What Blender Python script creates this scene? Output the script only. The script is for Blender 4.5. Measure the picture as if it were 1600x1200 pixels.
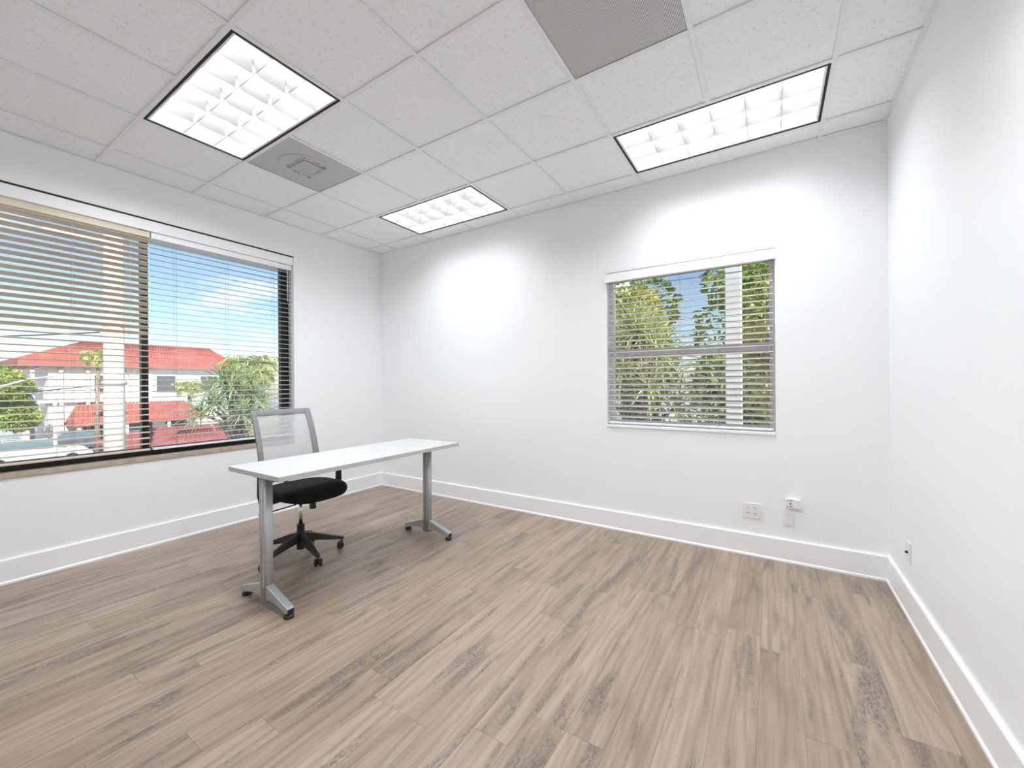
import bpy, math, random
from mathutils import Vector, Matrix

random.seed(7)
for o in list(bpy.data.objects):
    bpy.data.objects.remove(o)
SC = bpy.context.scene
COL = SC.collection
R = math.radians

# ------------------------------------------------------------------ camera
# room frame: origin at the floor corner of the window wall (x = 0) and the far wall (y = 0)
W, H, YF = 4.958, 3.012, -4.95           # room width, ceiling height, wall behind the camera
CAM = Vector((4.312, -3.566, 1.311))
yaw, pitch, roll, fpx = -0.5687, -0.0007, -0.0071, 635.0
Rv = Vector((math.cos(yaw), -math.sin(yaw), 0))
Fv = Vector((math.sin(yaw), math.cos(yaw), 0))
Uv = Vector((0, 0, 1))
F2 = Fv * math.cos(pitch) + Uv * math.sin(pitch)
U2 = Uv * math.cos(pitch) - Fv * math.sin(pitch)
R3 = Rv * math.cos(roll) + U2 * math.sin(roll)
U3 = U2 * math.cos(roll) - Rv * math.sin(roll)
cam_d = bpy.data.cameras.new('camera')
cam_d.sensor_fit = 'HORIZONTAL'
cam_d.sensor_width = 36.0
cam_d.lens = fpx / 1600 * 36.0
cam_d.clip_start = 0.05
cam_d.clip_end = 600
cam = bpy.data.objects.new('camera', cam_d)
COL.objects.link(cam)
cam.matrix_world = Matrix(((R3.x, U3.x, -F2.x, CAM.x), (R3.y, U3.y, -F2.y, CAM.y),
                           (R3.z, U3.z, -F2.z, CAM.z), (0, 0, 0, 1)))
SC.camera = cam

# ------------------------------------------------------------------ light
SKY, CLOUD, SUN, TUBE, LAMP = 0.17, 1.15, 7.5, 8.6, 15.6
SC.view_settings.view_transform = 'Standard'
SC.view_settings.look = 'None'
SC.view_settings.gamma = 1
SC.view_settings.use_curve_mapping = False
SC.view_settings.exposure = 0.14
SC.cycles.use_denoising = True
SC.cycles.max_bounces = 14
SC.cycles.diffuse_bounces = 10
SC.cycles.glossy_bounces = 4
SC.cycles.transparent_max_bounces = 24
SC.cycles.caustics_reflective = False
SC.cycles.caustics_refractive = False
SC.cycles.sample_clamp_indirect = 6

world = bpy.data.worlds.new('sky')
SC.world = world
world.use_nodes = True
wn, wl = world.node_tree.nodes, world.node_tree.links
wn.clear()
w_out = wn.new('ShaderNodeOutputWorld')
w_bg = wn.new('ShaderNodeBackground')
w_sky = wn.new('ShaderNodeTexSky')
w_sky.sky_type = 'NISHITA'
w_sky.sun_disc = False
w_sky.sun_elevation = R(36)
w_sky.sun_rotation = R(110)
w_sky.air_density = 1.0
w_sky.dust_density = 0.6
w_sky.ozone_density = 2.4
w_tc = wn.new('ShaderNodeTexCoord')
w_sep = wn.new('ShaderNodeSeparateXYZ')
w_add = wn.new('ShaderNodeMath'); w_add.operation = 'ADD'; w_add.inputs[1].default_value = 0.16
w_div = wn.new('ShaderNodeVectorMath'); w_div.operation = 'DIVIDE'
w_cmb = wn.new('ShaderNodeCombineXYZ')
w_no = wn.new('ShaderNodeTexNoise')
w_no.inputs['Scale'].default_value = 1.15
w_no.inputs['Detail'].default_value = 7
w_no.inputs['Roughness'].default_value = 0.52
w_ramp = wn.new('ShaderNodeValToRGB')
w_ramp.color_ramp.elements[0].position = 0.575
w_ramp.color_ramp.elements[1].position = 0.68
w_scale = wn.new('ShaderNodeVectorMath'); w_scale.operation = 'SCALE'; w_scale.inputs['Scale'].default_value = SKY
w_mix = wn.new('ShaderNodeMix'); w_mix.data_type = 'RGBA'
w_mix.inputs['B'].default_value = (CLOUD, CLOUD, CLOUD * 1.02, 1)
wl.new(w_tc.outputs['Generated'], w_sep.inputs[0])
wl.new(w_sep.outputs['Z'], w_add.inputs[0])
for k in 'XYZ':
    wl.new(w_add.outputs[0], w_cmb.inputs[k])
wl.new(w_tc.outputs['Generated'], w_div.inputs[0])
wl.new(w_cmb.outputs[0], w_div.inputs[1])
wl.new(w_div.outputs[0], w_no.inputs['Vector'])
wl.new(w_no.outputs['Fac'], w_ramp.inputs[0])
wl.new(w_sky.outputs[0], w_scale.inputs[0])
wl.new(w_scale.outputs[0], w_mix.inputs['A'])
wl.new(w_ramp.outputs[0], w_mix.inputs['Factor'])
wl.new(w_mix.outputs['Result'], w_bg.inputs['Color'])
w_bg.inputs['Strength'].default_value = 1.0
wl.new(w_bg.outputs[0], w_out.inputs[0])

sun_d = bpy.data.lights.new('sun', 'SUN')
sun_d.energy = SUN
sun_d.angle = R(0.6)
sun_d.color = (1, 0.96, 0.9)
sun = bpy.data.objects.new('sun', sun_d)
COL.objects.link(sun)
sun.location = (20, -8, 25)
sun.rotation_euler = Vector((-0.76, 0.26, -0.58)).to_track_quat('-Z', 'Y').to_euler()


# ------------------------------------------------------------------ helpers
class MB:
    def __init__(s):
        s.v, s.f, s.sm = [], [], []

    def add(s, vs, fs, smooth=False):
        b = len(s.v)
        s.v += [tuple(p) for p in vs]
        s.f += [tuple(i + b for i in f) for f in fs]
        s.sm += [smooth] * len(fs)
        return s

    def box(s, x0, x1, y0, y1, z0, z1):
        vs = [(x, y, z) for z in (z0, z1) for y in (y0, y1) for x in (x0, x1)]
        return s.add(vs, [(0, 2, 3, 1), (4, 5, 7, 6), (0, 1, 5, 4), (2, 6, 7, 3), (0, 4, 6, 2), (1, 3, 7, 5)])

    def loops(s, rings, closed=True, cap=True, smooth=True):
        n = len(rings[0])
        vs = [p for r in rings for p in r]
        fs = []
        for i in range(len(rings) - 1):
            for j in range(n if closed else n - 1):
                k = (j + 1) % n
                fs.append((i * n + j, i * n + k, (i + 1) * n + k, (i + 1) * n + j))
        s.add(vs, fs, smooth)
        if cap and closed:
            b = len(s.v) - len(vs)
            s.f.append(tuple(b + j for j in reversed(range(n))))
            s.f.append(tuple(b + (len(rings) - 1) * n + j for j in range(n)))
            s.sm += [False, False]
        return s

    def tube(s, path, rad, n=8, smooth=True):
        path = [Vector(p) for p in path]
        rads = rad if isinstance(rad, (list, tuple)) else [rad] * len(path)
        rings = []
        for i, p in enumerate(path):
            d = (path[min(i + 1, len(path) - 1)] - path[max(i - 1, 0)]).normalized()
            a = Vector((0, 0, 1)) if abs(d.z) < 0.9 else Vector((1, 0, 0))
            u = d.cross(a).normalized()
            w = d.cross(u)
            rings.append([p + (u * math.cos(2 * math.pi * j / n) + w * math.sin(2 * math.pi * j / n)) * rads[i] for j in range(n)])
        return s.loops(rings, smooth=smooth)

    def lathe(s, prof, n=24, c=(0, 0, 0)):
        rings = [[(c[0] + r * math.cos(2 * math.pi * j / n), c[1] + r * math.sin(2 * math.pi * j / n), c[2] + z)
                  for j in range(n)] for r, z in prof]
        return s.loops(rings)

    def prism(s, poly, a0, a1, axis='y', smooth=False):
        def pt(p, a):
            return {'x': (a, p[0], p[1]), 'y': (p[0], a, p[1]), 'z': (p[0], p[1], a)}[axis]
        return s.loops([[pt(p, a0) for p in poly], [pt(p, a1) for p in poly]], smooth=smooth)

    def mesh(s, name, mat=None):
        m = bpy.data.meshes.new(name)
        m.from_pydata(s.v, [], s.f)
        m.polygons.foreach_set('use_smooth', s.sm)
        if mat:
            m.materials.append(mat)
        m.validate()
        m.update()
        return m

    def build(s, name, mat, parent=None, bevel=0, seg=2, loc=None):
        import bmesh
        m = s.mesh(name, mat)
        bm = bmesh.new(); bm.from_mesh(m)
        bmesh.ops.recalc_face_normals(bm, faces=bm.faces)
        bm.to_mesh(m); bm.free()
        return link(name, m, parent, bevel, seg, loc)


def link(name, m, parent=None, bevel=0, seg=2, loc=None):
    o = bpy.data.objects.new(name, m)
    COL.objects.link(o)
    if parent:
        o.parent = parent
    if loc is not None:
        o.location = loc
    if bevel:
        b = o.modifiers.new('bevel', 'BEVEL')
        b.width = bevel; b.segments = seg; b.limit_method = 'ANGLE'; b.angle_limit = R(40)
        b.harden_normals = False
    return o


def thing(name, label, cat, loc=(0, 0, 0), rz=0, group=None):
    o = bpy.data.objects.new(name, None)
    o.empty_display_size = 0.1
    COL.objects.link(o)
    o.location = loc
    o.rotation_euler = (0, 0, rz)
    return tag(o, label, cat, group)


def tag(o, label, cat, group=None):
    o['label'] = label
    o['category'] = cat
    if group:
        o['group'] = group
    return o


def struct(o, label, cat):
    o['kind'] = 'structure'
    return tag(o, label, cat)


def mat(name, col, rough=0.5, metal=0.0, spec=0.5, emit=None, estr=0.0):
    m = bpy.data.materials.new(name)
    m.use_nodes = True
    b = m.node_tree.nodes['Principled BSDF']
    c = tuple(col) if len(col) == 4 else tuple(col) + (1,)
    b.inputs['Base Color'].default_value = c
    b.inputs['Roughness'].default_value = rough
    b.inputs['Metallic'].default_value = metal
    b.inputs['Specular IOR Level'].default_value = spec
    if emit:
        b.inputs['Emission Color'].default_value = tuple(emit) + (1,)
        b.inputs['Emission Strength'].default_value = estr
    return m


def nodes(m):
    t = m.node_tree
    return t.nodes, t.links, t.nodes['Principled BSDF']


def noisy(m, scale, c0, c1, bump=0.0, detail=4, stretch=(1, 1, 1), p0=0.35, p1=0.65, dist=0.002, coord='Object'):
    """mix two colours of the surface itself by noise, with optional fine relief"""
    n, l, b = nodes(m)
    tc = n.new('ShaderNodeTexCoord'); mp = n.new('ShaderNodeMapping')
    mp.inputs['Scale'].default_value = stretch
    no = n.new('ShaderNodeTexNoise')
    no.inputs['Scale'].default_value = scale; no.inputs['Detail'].default_value = detail
    rp = n.new('ShaderNodeValToRGB')
    rp.color_ramp.elements[0].position = p0; rp.color_ramp.elements[0].color = tuple(c0) + (1,)
    rp.color_ramp.elements[1].position = p1; rp.color_ramp.elements[1].color = tuple(c1) + (1,)
    l.new(tc.outputs[coord], mp.inputs[0]); l.new(mp.outputs[0], no.inputs['Vector'])
    l.new(no.outputs['Fac'], rp.inputs[0]); l.new(rp.outputs[0], b.inputs['Base Color'])
    if bump:
        bp = n.new('ShaderNodeBump'); bp.inputs['Strength'].default_value = bump; bp.inputs['Distance'].default_value = dist
        l.new(no.outputs['Fac'], bp.inputs['Height']); l.new(bp.outputs[0], b.inputs['Normal'])
    return m


# ------------------------------------------------------------------ materials
WALLC = (0.86, 0.862, 0.865)
m_wall = noisy(mat('wall_paint', WALLC, 0.42, spec=0.35), 220, (0.895, 0.905, 0.92), (0.915, 0.925, 0.94), 0.04, 2, dist=0.0005)
m_trim = mat('trim_paint', (0.91, 0.92, 0.935), 0.3)
m_black = mat('black_aluminium', (0.012, 0.011, 0.011), 0.4)
m_gap_shadow = mat('gap_shadow_black', (0.008, 0.008, 0.008), 0.6)  # black colour standing in for the shade of narrow gaps
m_whitepl = mat('white_plastic', (0.84, 0.84, 0.84), 0.35)
m_dark = mat('dark_plastic', (0.02, 0.02, 0.02), 0.45)
m_slot = mat('slot_dark', (0.015, 0.015, 0.015), 0.8)
m_sill = noisy(mat('sill_stone', (0.45, 0.38, 0.29), 0.5), 18, (0.40, 0.33, 0.25), (0.52, 0.45, 0.36))
m_vinyl = mat('white_vinyl', (0.92, 0.925, 0.935), 0.4)
m_slat_tan = noisy(mat('tan_slat', (0.42, 0.35, 0.27), 0.45), 6, (0.72, 0.61, 0.48), (0.80, 0.70, 0.58), stretch=(1, 0.2, 8))
m_slat_white = mat('white_slat', (0.50, 0.495, 0.49), 0.4)
m_slat_grey = noisy(mat('taupe_slat', (0.36, 0.33, 0.31), 0.45), 6, (0.50, 0.455, 0.425), (0.58, 0.54, 0.515), stretch=(0.2, 1, 8))
m_cord = mat('cord', (0.55, 0.53, 0.5), 0.8)
m_desktop = mat('white_laminate', (0.57, 0.565, 0.56), 0.4)
m_silver = mat('silver_paint', (0.50, 0.515, 0.53), 0.4, metal=0.4)
m_chrome = mat('chrome', (0.75, 0.75, 0.76), 0.15, metal=1.0)
m_seat = noisy(mat('black_fabric', (0.012, 0.012, 0.013), 0.85, spec=0.2), 600, (0.008, 0.008, 0.009), (0.018, 0.018, 0.02), 0.3, 2)
m_frame = noisy(mat('grey_weave', (0.3, 0.3, 0.3), 0.7), 420, (0.20, 0.20, 0.202), (0.285, 0.285, 0.287), 0.3, 2)
m_concrete = noisy(mat('white_concrete', (0.8, 0.79, 0.76), 0.8), 3, (0.72, 0.71, 0.68), (0.82, 0.81, 0.78))
m_stucco = noisy(mat('white_stucco', (0.8, 0.78, 0.75), 0.9), 2, (0.76, 0.74, 0.71), (0.84, 0.83, 0.8))


def mesh_fabric():
    m = bpy.data.materials.new('grey_mesh_fabric')
    m.use_nodes = True
    n, l, b = nodes(m)
    b.inputs['Base Color'].default_value = (0.50, 0.50, 0.505, 1)
    b.inputs['Roughness'].default_value = 0.8
    tc = n.new('ShaderNodeTexCoord')
    wv = n.new('ShaderNodeTexWave'); wv.bands_direction = 'Y'
    wv.inputs['Scale'].default_value = 110; wv.inputs['Distortion'].default_value = 0.4
    mr = n.new('ShaderNodeMapRange')
    mr.inputs['To Min'].default_value = 0.58; mr.inputs['To Max'].default_value = 0.80
    l.new(tc.outputs['Object'], wv.inputs['Vector'])
    l.new(wv.outputs['Fac'], mr.inputs['Value'])
    l.new(mr.outputs[0], b.inputs['Alpha'])
    return m


m_mesh = mesh_fabric()


def glass():
    m = bpy.data.materials.new('window_glass')
    m.use_nodes = True
    t = m.node_tree
    t.nodes.clear()
    o = t.nodes.new('ShaderNodeOutputMaterial')
    mx = t.nodes.new('ShaderNodeMixShader'); mx.inputs[0].default_value = 0.05
    tr = t.nodes.new('ShaderNodeBsdfTransparent'); tr.inputs[0].default_value = (0.97, 0.985, 0.98, 1)
    gl = t.nodes.new('ShaderNodeBsdfGlossy'); gl.inputs['Roughness'].default_value = 0.02
    t.links.new(tr.outputs[0], mx.inputs[1]); t.links.new(gl.outputs[0], mx.inputs[2]); t.links.new(mx.outputs[0], o.inputs[0])
    return m


m_glass = glass()


def ceiling_tile_mat():
    m = mat('acoustic_tile', (0.84, 0.84, 0.84), 0.9, spec=0.2)
    n, l, b = nodes(m)
    tc = n.new('ShaderNodeTexCoord')
    oi = n.new('ShaderNodeObjectInfo')
    ad = n.new('ShaderNodeVectorMath'); ad.operation = 'ADD'
    vo = n.new('ShaderNodeTexVoronoi'); vo.inputs['Scale'].default_value = 230
    no = n.new('ShaderNodeTexNoise'); no.inputs['Scale'].default_value = 55; no.inputs['Detail'].default_value = 3
    lt = n.new('ShaderNodeMath'); lt.operation = 'LESS_THAN'
    mr = n.new('ShaderNodeMapRange')
    mr.inputs['From Min'].default_value = 0.42; mr.inputs['From Max'].default_value = 0.75
    mr.inputs['To Min'].default_value = 0.0; mr.inputs['To Max'].default_value = 0.5
    mx = n.new('ShaderNodeMix'); mx.data_type = 'RGBA'
    mx.inputs['A'].default_value = (0.925, 0.945, 0.965, 1); mx.inputs['B'].default_value = (0.64, 0.65, 0.66, 1)
    l.new(tc.outputs['Object'], ad.inputs[0]); l.new(oi.outputs['Random'], ad.inputs[1])
    l.new(ad.outputs[0], vo.inputs['Vector']); l.new(ad.outputs[0], no.inputs['Vector'])
    l.new(no.outputs['Fac'], mr.inputs['Value'])
    l.new(vo.outputs['Distance'], lt.inputs[0]); l.new(mr.outputs[0], lt.inputs[1])
    l.new(lt.outputs[0], mx.inputs['Factor']); l.new(mx.outputs['Result'], b.inputs['Base Color'])
    bp = n.new('ShaderNodeBump'); bp.inputs['Strength'].default_value = 0.25; bp.inputs['Distance'].default_value = 0.0015
    bp.invert = True
    l.new(lt.outputs[0], bp.inputs['Height']); l.new(bp.outputs[0], b.inputs['Normal'])
    return m


m_tile = ceiling_tile_mat()
m_tee = mat('tee_white', (0.87, 0.885, 0.90), 0.5)


def perforated_mat():
    m = mat('perforated_sheet', (0.6, 0.6, 0.6), 0.5)
    n, l, b = nodes(m)
    tc = n.new('ShaderNodeTexCoord')
    sc = n.new('ShaderNodeVectorMath'); sc.operation = 'SCALE'; sc.inputs['Scale'].default_value = 1 / 0.0066
    fr = n.new('ShaderNodeVectorMath'); fr.operation = 'FRACTION'
    sb = n.new('ShaderNodeVectorMath'); sb.operation = 'SUBTRACT'; sb.inputs[1].default_value = (0.5, 0.5, 0)
    ml = n.new('ShaderNodeVectorMath'); ml.operation = 'MULTIPLY'; ml.inputs[1].default_value = (1, 1, 0)
    ln = n.new('ShaderNodeVectorMath'); ln.operation = 'LENGTH'
    lt = n.new('ShaderNodeMath'); lt.operation = 'LESS_THAN'; lt.inputs[1].default_value = 0.34
    mx = n.new('ShaderNodeMix'); mx.data_type = 'RGBA'
    mx.inputs['A'].default_value = (0.76, 0.765, 0.77, 1); mx.inputs['B'].default_value = (0.11, 0.11, 0.112, 1)
    l.new(tc.outputs['Object'], sc.inputs[0]); l.new(sc.outputs[0], fr.inputs[0]); l.new(fr.outputs[0], sb.inputs[0])
    l.new(sb.outputs[0], ml.inputs[0]); l.new(ml.outputs[0], ln.inputs[0]); l.new(ln.outputs['Value'], lt.inputs[0])
    l.new(lt.outputs[0], mx.inputs['Factor']); l.new(mx.outputs['Result'], b.inputs['Base Color'])
    return m


m_perf = perforated_mat()


def plank_mat():
    m = mat('taupe_oak_plank', (0.5, 0.4, 0.32), 0.33, spec=0.5)
    n, l, b = nodes(m)
    tc = n.new('ShaderNodeTexCoord'); oi = n.new('ShaderNodeObjectInfo')
    of = n.new('ShaderNodeVectorMath'); of.operation = 'SCALE'; of.inputs[0].default_value = (37.0, 91.0, 13.0)
    ad = n.new('ShaderNodeVectorMath'); ad.operation = 'ADD'
    l.new(oi.outputs['Random'], of.inputs['Scale'])
    l.new(tc.outputs['Object'], ad.inputs[0]); l.new(of.outputs[0], ad.inputs[1])

    def noise(scale, detail, stretch, rough=0.5, dist=0.0):
        mp = n.new('ShaderNodeMapping'); mp.inputs['Scale'].default_value = stretch
        no = n.new('ShaderNodeTexNoise')
        no.inputs['Scale'].default_value = scale; no.inputs['Detail'].default_value = detail
        no.inputs['Roughness'].default_value = rough; no.inputs['Distortion'].default_value = dist
        l.new(ad.outputs[0], mp.inputs[0]); l.new(mp.outputs[0], no.inputs['Vector'])
        return no.outputs['Fac']

    def ramp(fac, stops):
        rp = n.new('ShaderNodeValToRGB')
        e = rp.color_ramp.elements
        for i, (p, c) in enumerate(stops):
            el = e[i] if i < 2 else e.new(p)
            el.position = p; el.color = tuple(c) + (1,)
        l.new(fac, rp.inputs[0])
        return rp.outputs[0]

    def mix(fac, a, bb, mode='MIX'):
        mx = n.new('ShaderNodeMix'); mx.data_type = 'RGBA'; mx.blend_type = mode
        for sock, v in (('Factor', fac), ('A', a), ('B', bb)):
            if isinstance(v, (int, float)):
                mx.inputs[sock].default_value = v
            elif isinstance(v, tuple):
                mx.inputs[sock].default_value = v + (1,)
            else:
                l.new(v, mx.inputs[sock])
        return mx.outputs['Result']

    base = ramp(oi.outputs['Random'], [(0.0, PL[0]), (1.0, PL[3]), (0.35, PL[1]), (0.7, PL[2])])
    fine = noise(46, 5, (1, 0.035, 1), 0.6)
    grain = ramp(fine, [(0.35, (0.74, 0.72, 0.70)), (0.62, (1.10, 1.10, 1.10))])
    c = mix(0.75, base, grain, 'MULTIPLY')
    # cathedral figure: contour bands of a stretched field
    field = noise(5.5, 1.5, (1, 0.13, 1), 0.5, 0.15)
    sn = n.new('ShaderNodeMath'); sn.operation = 'MULTIPLY'; sn.inputs[1].default_value = 60
    l.new(field, sn.inputs[0])
    si = n.new('ShaderNodeMath'); si.operation = 'SINE'; l.new(sn.outputs[0], si.inputs[0])
    band = ramp(si.outputs[0], [(0.0, (1, 1, 1)), (1.0, (0.86, 0.84, 0.82))])
    c = mix(0.9, c, band, 'MULTIPLY')
    # smoky heart streaks
    patch = noise(11, 3, (1, 0.13, 1), 0.5, 0.4)
    pm = ramp(patch, [(0.54, (0, 0, 0)), (0.64, (1, 1, 1))])
    curl = noise(60, 4, (1, 0.42, 1), 0.65, 1.8)
    cm = ramp(curl, [(0.38, (1, 1, 1)), (0.60, (0.22, 0.22, 0.22))])
    pmul = mix(1.0, pm, cm, 'MULTIPLY')
    sep = n.new('ShaderNodeSeparateColor'); l.new(pmul, sep.inputs[0])
    hf = n.new('ShaderNodeMath'); hf.operation = 'MULTIPLY'; hf.inputs[1].default_value = 0.95
    l.new(sep.outputs[0], hf.inputs[0])
    c = mix(hf.outputs[0], c, (0.135, 0.104, 0.088))
    # small knots
    vo = n.new('ShaderNodeTexVoronoi'); vo.inputs['Scale'].default_value = 3.1; vo.inputs['Randomness'].default_value = 1
    mp = n.new('ShaderNodeMapping'); mp.inputs['Scale'].default_value = (1, 0.45, 0)
    l.new(ad.outputs[0], mp.inputs[0]); l.new(mp.outputs[0], vo.inputs['Vector'])
    kn = ramp(vo.outputs['Distance'], [(0.016, (1, 1, 1)), (0.055, (0, 0, 0))])
    sk = n.new('ShaderNodeSeparateColor'); l.new(kn, sk.inputs[0])
    hk = n.new('ShaderNodeMath'); hk.operation = 'MULTIPLY'; hk.inputs[1].default_value = 0.7
    l.new(sk.outputs[0], hk.inputs[0])
    c = mix(hk.outputs[0], c, (0.12, 0.085, 0.065))
    l.new(c, b.inputs['Base Color'])
    bp = n.new('ShaderNodeBump'); bp.inputs['Strength'].default_value = 0.12; bp.inputs['Distance'].default_value = 0.001
    l.new(fine, bp.inputs['Height']); l.new(bp.outputs[0], b.inputs['Normal'])
    return m


PL = [(0.318, 0.242, 0.183), (0.348, 0.266, 0.203), (0.372, 0.287, 0.220), (0.402, 0.313, 0.242)]
m_plank = plank_mat()
m_subfloor = mat('subfloor', (0.09, 0.07, 0.055), 0.9)

# ------------------------------------------------------------------ room shell
TH = 0.2
LW = dict(y0=-3.62, y1=-1.15, z0=0.70, z1=2.69)       # big window opening in the left wall
BW = dict(x0=3.055, x1=4.335, z0=0.915, z1=2.29)      # window opening in the far wall
HT = H + 0.25

fl = MB().box(-TH, W + TH, YF - TH, TH, -0.25, -0.012).build('floor', m_subfloor)
struct(fl, 'taupe brown wood plank floor', 'floor')
PW = 0.152
row, x = 0, 0.002
lens = (1.22, 0.92, 0.61)
pl_mesh = {}


def plank_mesh(w, ln):
    key = (round(w, 4), round(ln, 4))
    if key not in pl_mesh:
        e, t = 0.0008, 0.0007
        mb = MB()
        hw, hl = w / 2 - 0.00015, ln / 2 - 0.00015
        mb.loops([[(-hw, -hl, -0.011), (hw, -hl, -0.011), (hw, hl, -0.011), (-hw, hl, -0.011)],
                  [(-hw, -hl, -t), (hw, -hl, -t), (hw, hl, -t), (-hw, hl, -t)],
                  [(-hw + e, -hl + e, 0), (hw - e, -hl + e, 0), (hw - e, hl - e, 0), (-hw + e, hl - e, 0)]], smooth=False)
        pl_mesh[key] = mb.mesh('plank', m_plank)
    return pl_mesh[key]


rp_ = random.Random(11)
while x < W - 0.004:
    w = min(PW, W - 0.002 - x)
    y = 0.0 - 0.002
    first = rp_.choice((0.31, 0.5, 0.74, 0.95, 1.12, 1.22))
    while y > YF + 0.01:
        ln = first if first else 1.22
        first = None
        ln = min(ln, y - YF - 0.002)
        if ln < 0.03:
            break
        o = link('plank', plank_mesh(w, ln), fl)
        o.location = (x + w / 2, y - ln / 2, 0)
        y -= ln
    x += PW

wl_ = MB()
wl_.box(-TH, 0, YF - TH, TH, -0.25, LW['z0']).box(-TH, 0, YF - TH, TH, LW['z1'], HT)
wl_.box(-TH, 0, YF - TH, LW['y0'], LW['z0'], LW['z1']).box(-TH, 0, LW['y1'], TH, LW['z0'], LW['z1'])
struct(wl_.build('wall_left', m_wall), 'white wall with the wide black framed window', 'wall')
wb = MB()
wb.box(0, W + TH, 0, TH, -0.25, BW['z0']).box(0, W + TH, 0, TH, BW['z1'], HT)
wb.box(0, BW['x0'], 0, TH, BW['z0'], BW['z1']).box(BW['x1'], W + TH, 0, TH, BW['z0'], BW['z1'])
struct(wb.build('wall_back', m_wall), 'white wall with the small white framed window', 'wall')
struct(MB().box(W, W + TH, YF - TH, 0, -0.25, HT).build('wall_right', m_wall), 'plain glossy white side wall without a window', 'wall')
wf = MB().box(0, W, YF - TH, YF, -0.25, HT).build('wall_front', m_wall)
struct(wf, 'white wall opposite the small window, with a door', 'wall')


def baseboard(name, label, a, b, nrm):
    """profile swept from a to b; nrm points into the room"""
    a, b, nrm = Vector(a), Vector(b), Vector(nrm)
    prof = [(0, 0.0), (0.024, 0.0), (0.024, 0.012), (0.017, 0.022), (0.017, 0.158), (0.013, 0.165), (0, 0.165)]
    mb = MB().loops([[p + nrm * d + Vector((0, 0, z)) for d, z in prof] for p in (a, b)], smooth=False)
    struct(mb.build(name, m_trim), label, 'baseboard')


baseboard('baseboard_left', 'tall white baseboard under the wide window', (0, YF, 0), (0, 0, 0), (1, 0, 0))
baseboard('baseboard_back', 'tall white baseboard under the small window', (0.017, 0, 0), (W - 0.017, 0, 0), (0, -1, 0))
baseboard('baseboard_right', 'tall white baseboard along the windowless side wall', (W, YF, 0), (W, 0, 0), (-1, 0, 0))

# door in the wall behind the camera
dr = MB().box(3.2, 4.12, YF, YF + 0.03, 0.004, 2.1).build('door_1', mat('door_paint', (0.8, 0.8, 0.8), 0.4), bevel=0.003)
struct(dr, 'plain white door in the wall opposite the small window', 'door')
MB().tube([(4.03, YF + 0.03, 1.0), (4.03, YF + 0.08, 1.0), (3.93, YF + 0.085, 1.0)], 0.011).build('door_handle', m_chrome, dr)
dt = MB().box(3.1, 3.19, YF, YF + 0.02, 0.0, 2.2).box(4.13, 4.22, YF, YF + 0.02, 0.0, 2.2).box(3.19, 4.13, YF, YF + 0.02, 2.11, 2.2)
struct(dt.build('trim_1', m_trim), 'white casing around the plain door', 'door trim')

# ------------------------------------------------------------------ ceiling
ce = MB().box(-TH, W + TH, YF - TH, TH, HT - 0.03, HT).build('ceiling', m_wall)
struct(ce, 'white suspended ceiling of square acoustic tiles', 'ceiling')
T = 0.6096
gx = [0.945 + T * k for k in range(-1, 7)]
gy = [-0.221 - T * k for k in range(0, 8)]
xs = [0.0] + gx + [W]
ys = [0.0] + gy + [YF]
# cells are (i, j): between xs[i]..xs[i+1] and ys[j]..ys[j+1]
troffers = [(2, 1), (6, 1), (2, 4), (6, 4)]              # left cell index i (spans i, i+1), row j
vents = [(2, 3), (6, 3)]
used = set()
for i, j in troffers:
    used |= {(i, j), (i + 1, j)}
used |= set(vents)
tile_m = {}
hg = 0.0085
for i in range(len(xs) - 1):
    for j in range(len(ys) - 1):
        if (i, j) in used:
            continue
        w, d = xs[i + 1] - xs[i] - 2 * hg, ys[j] - ys[j + 1] - 2 * hg
        if w < 0.02 or d < 0.02:
            continue
        key = (round(w, 3), round(d, 3))
        if key not in tile_m:
            mb = MB()
            e = 0.003
            mb.loops([[(-w / 2, -d / 2, 0.016), (w / 2, -d / 2, 0.016), (w / 2, d / 2, 0.016), (-w / 2, d / 2, 0.016)],
                      [(-w / 2, -d / 2, e), (w / 2, -d / 2, e), (w / 2, d / 2, e), (-w / 2, d / 2, e)],
                      [(-w / 2 + e, -d / 2 + e, 0), (w / 2 - e, -d / 2 + e, 0), (w / 2 - e, d / 2 - e, 0), (-w / 2 + e, d / 2 - e, 0)]], smooth=False)
            tile_m[key] = mb.mesh('ceiling_tile', m_tile)
            import bmesh
            bm = bmesh.new(); bm.from_mesh(tile_m[key]); bmesh.ops.recalc_face_normals(bm, faces=bm.faces)
            bm.to_mesh(tile_m[key]); bm.free()
        o = link('ceiling_tile', tile_m[key], ce)
        o.location = ((xs[i] + xs[i + 1]) / 2, (ys[j] + ys[j + 1]) / 2, H + 0.0055)
tw = 0.012
for y in gy:                                             # main tees
    MB().box(0.0, W, y - tw, y + tw, H - 0.003, H + 0.004).box(0, W, y - 0.002, y + 0.002, H + 0.004, H + 0.035).build('main_tee', m_tee, ce)
ct_m = {}
for i in range(1, len(xs) - 1):
    for j in range(len(ys) - 1):
        if (i - 1, j) in used and (i, j) in used and (i - 1, j) in troffers:
            continue
        d = ys[j] - ys[j + 1] - 2 * tw
        if d < 0.01:
            continue
        key = round(d, 3)
        if key not in ct_m:
            ct_m[key] = MB().box(-tw, tw, -d / 2, d / 2, -0.0035, 0.003).box(-0.002, 0.002, -d / 2, d / 2, 0.003, 0.03).mesh('cross_tee', m_tee)
        o = link('cross_tee', ct_m[key], ce)
        o.location = (xs[i], (ys[j] + ys[j + 1]) / 2, H + 0.001)
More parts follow.
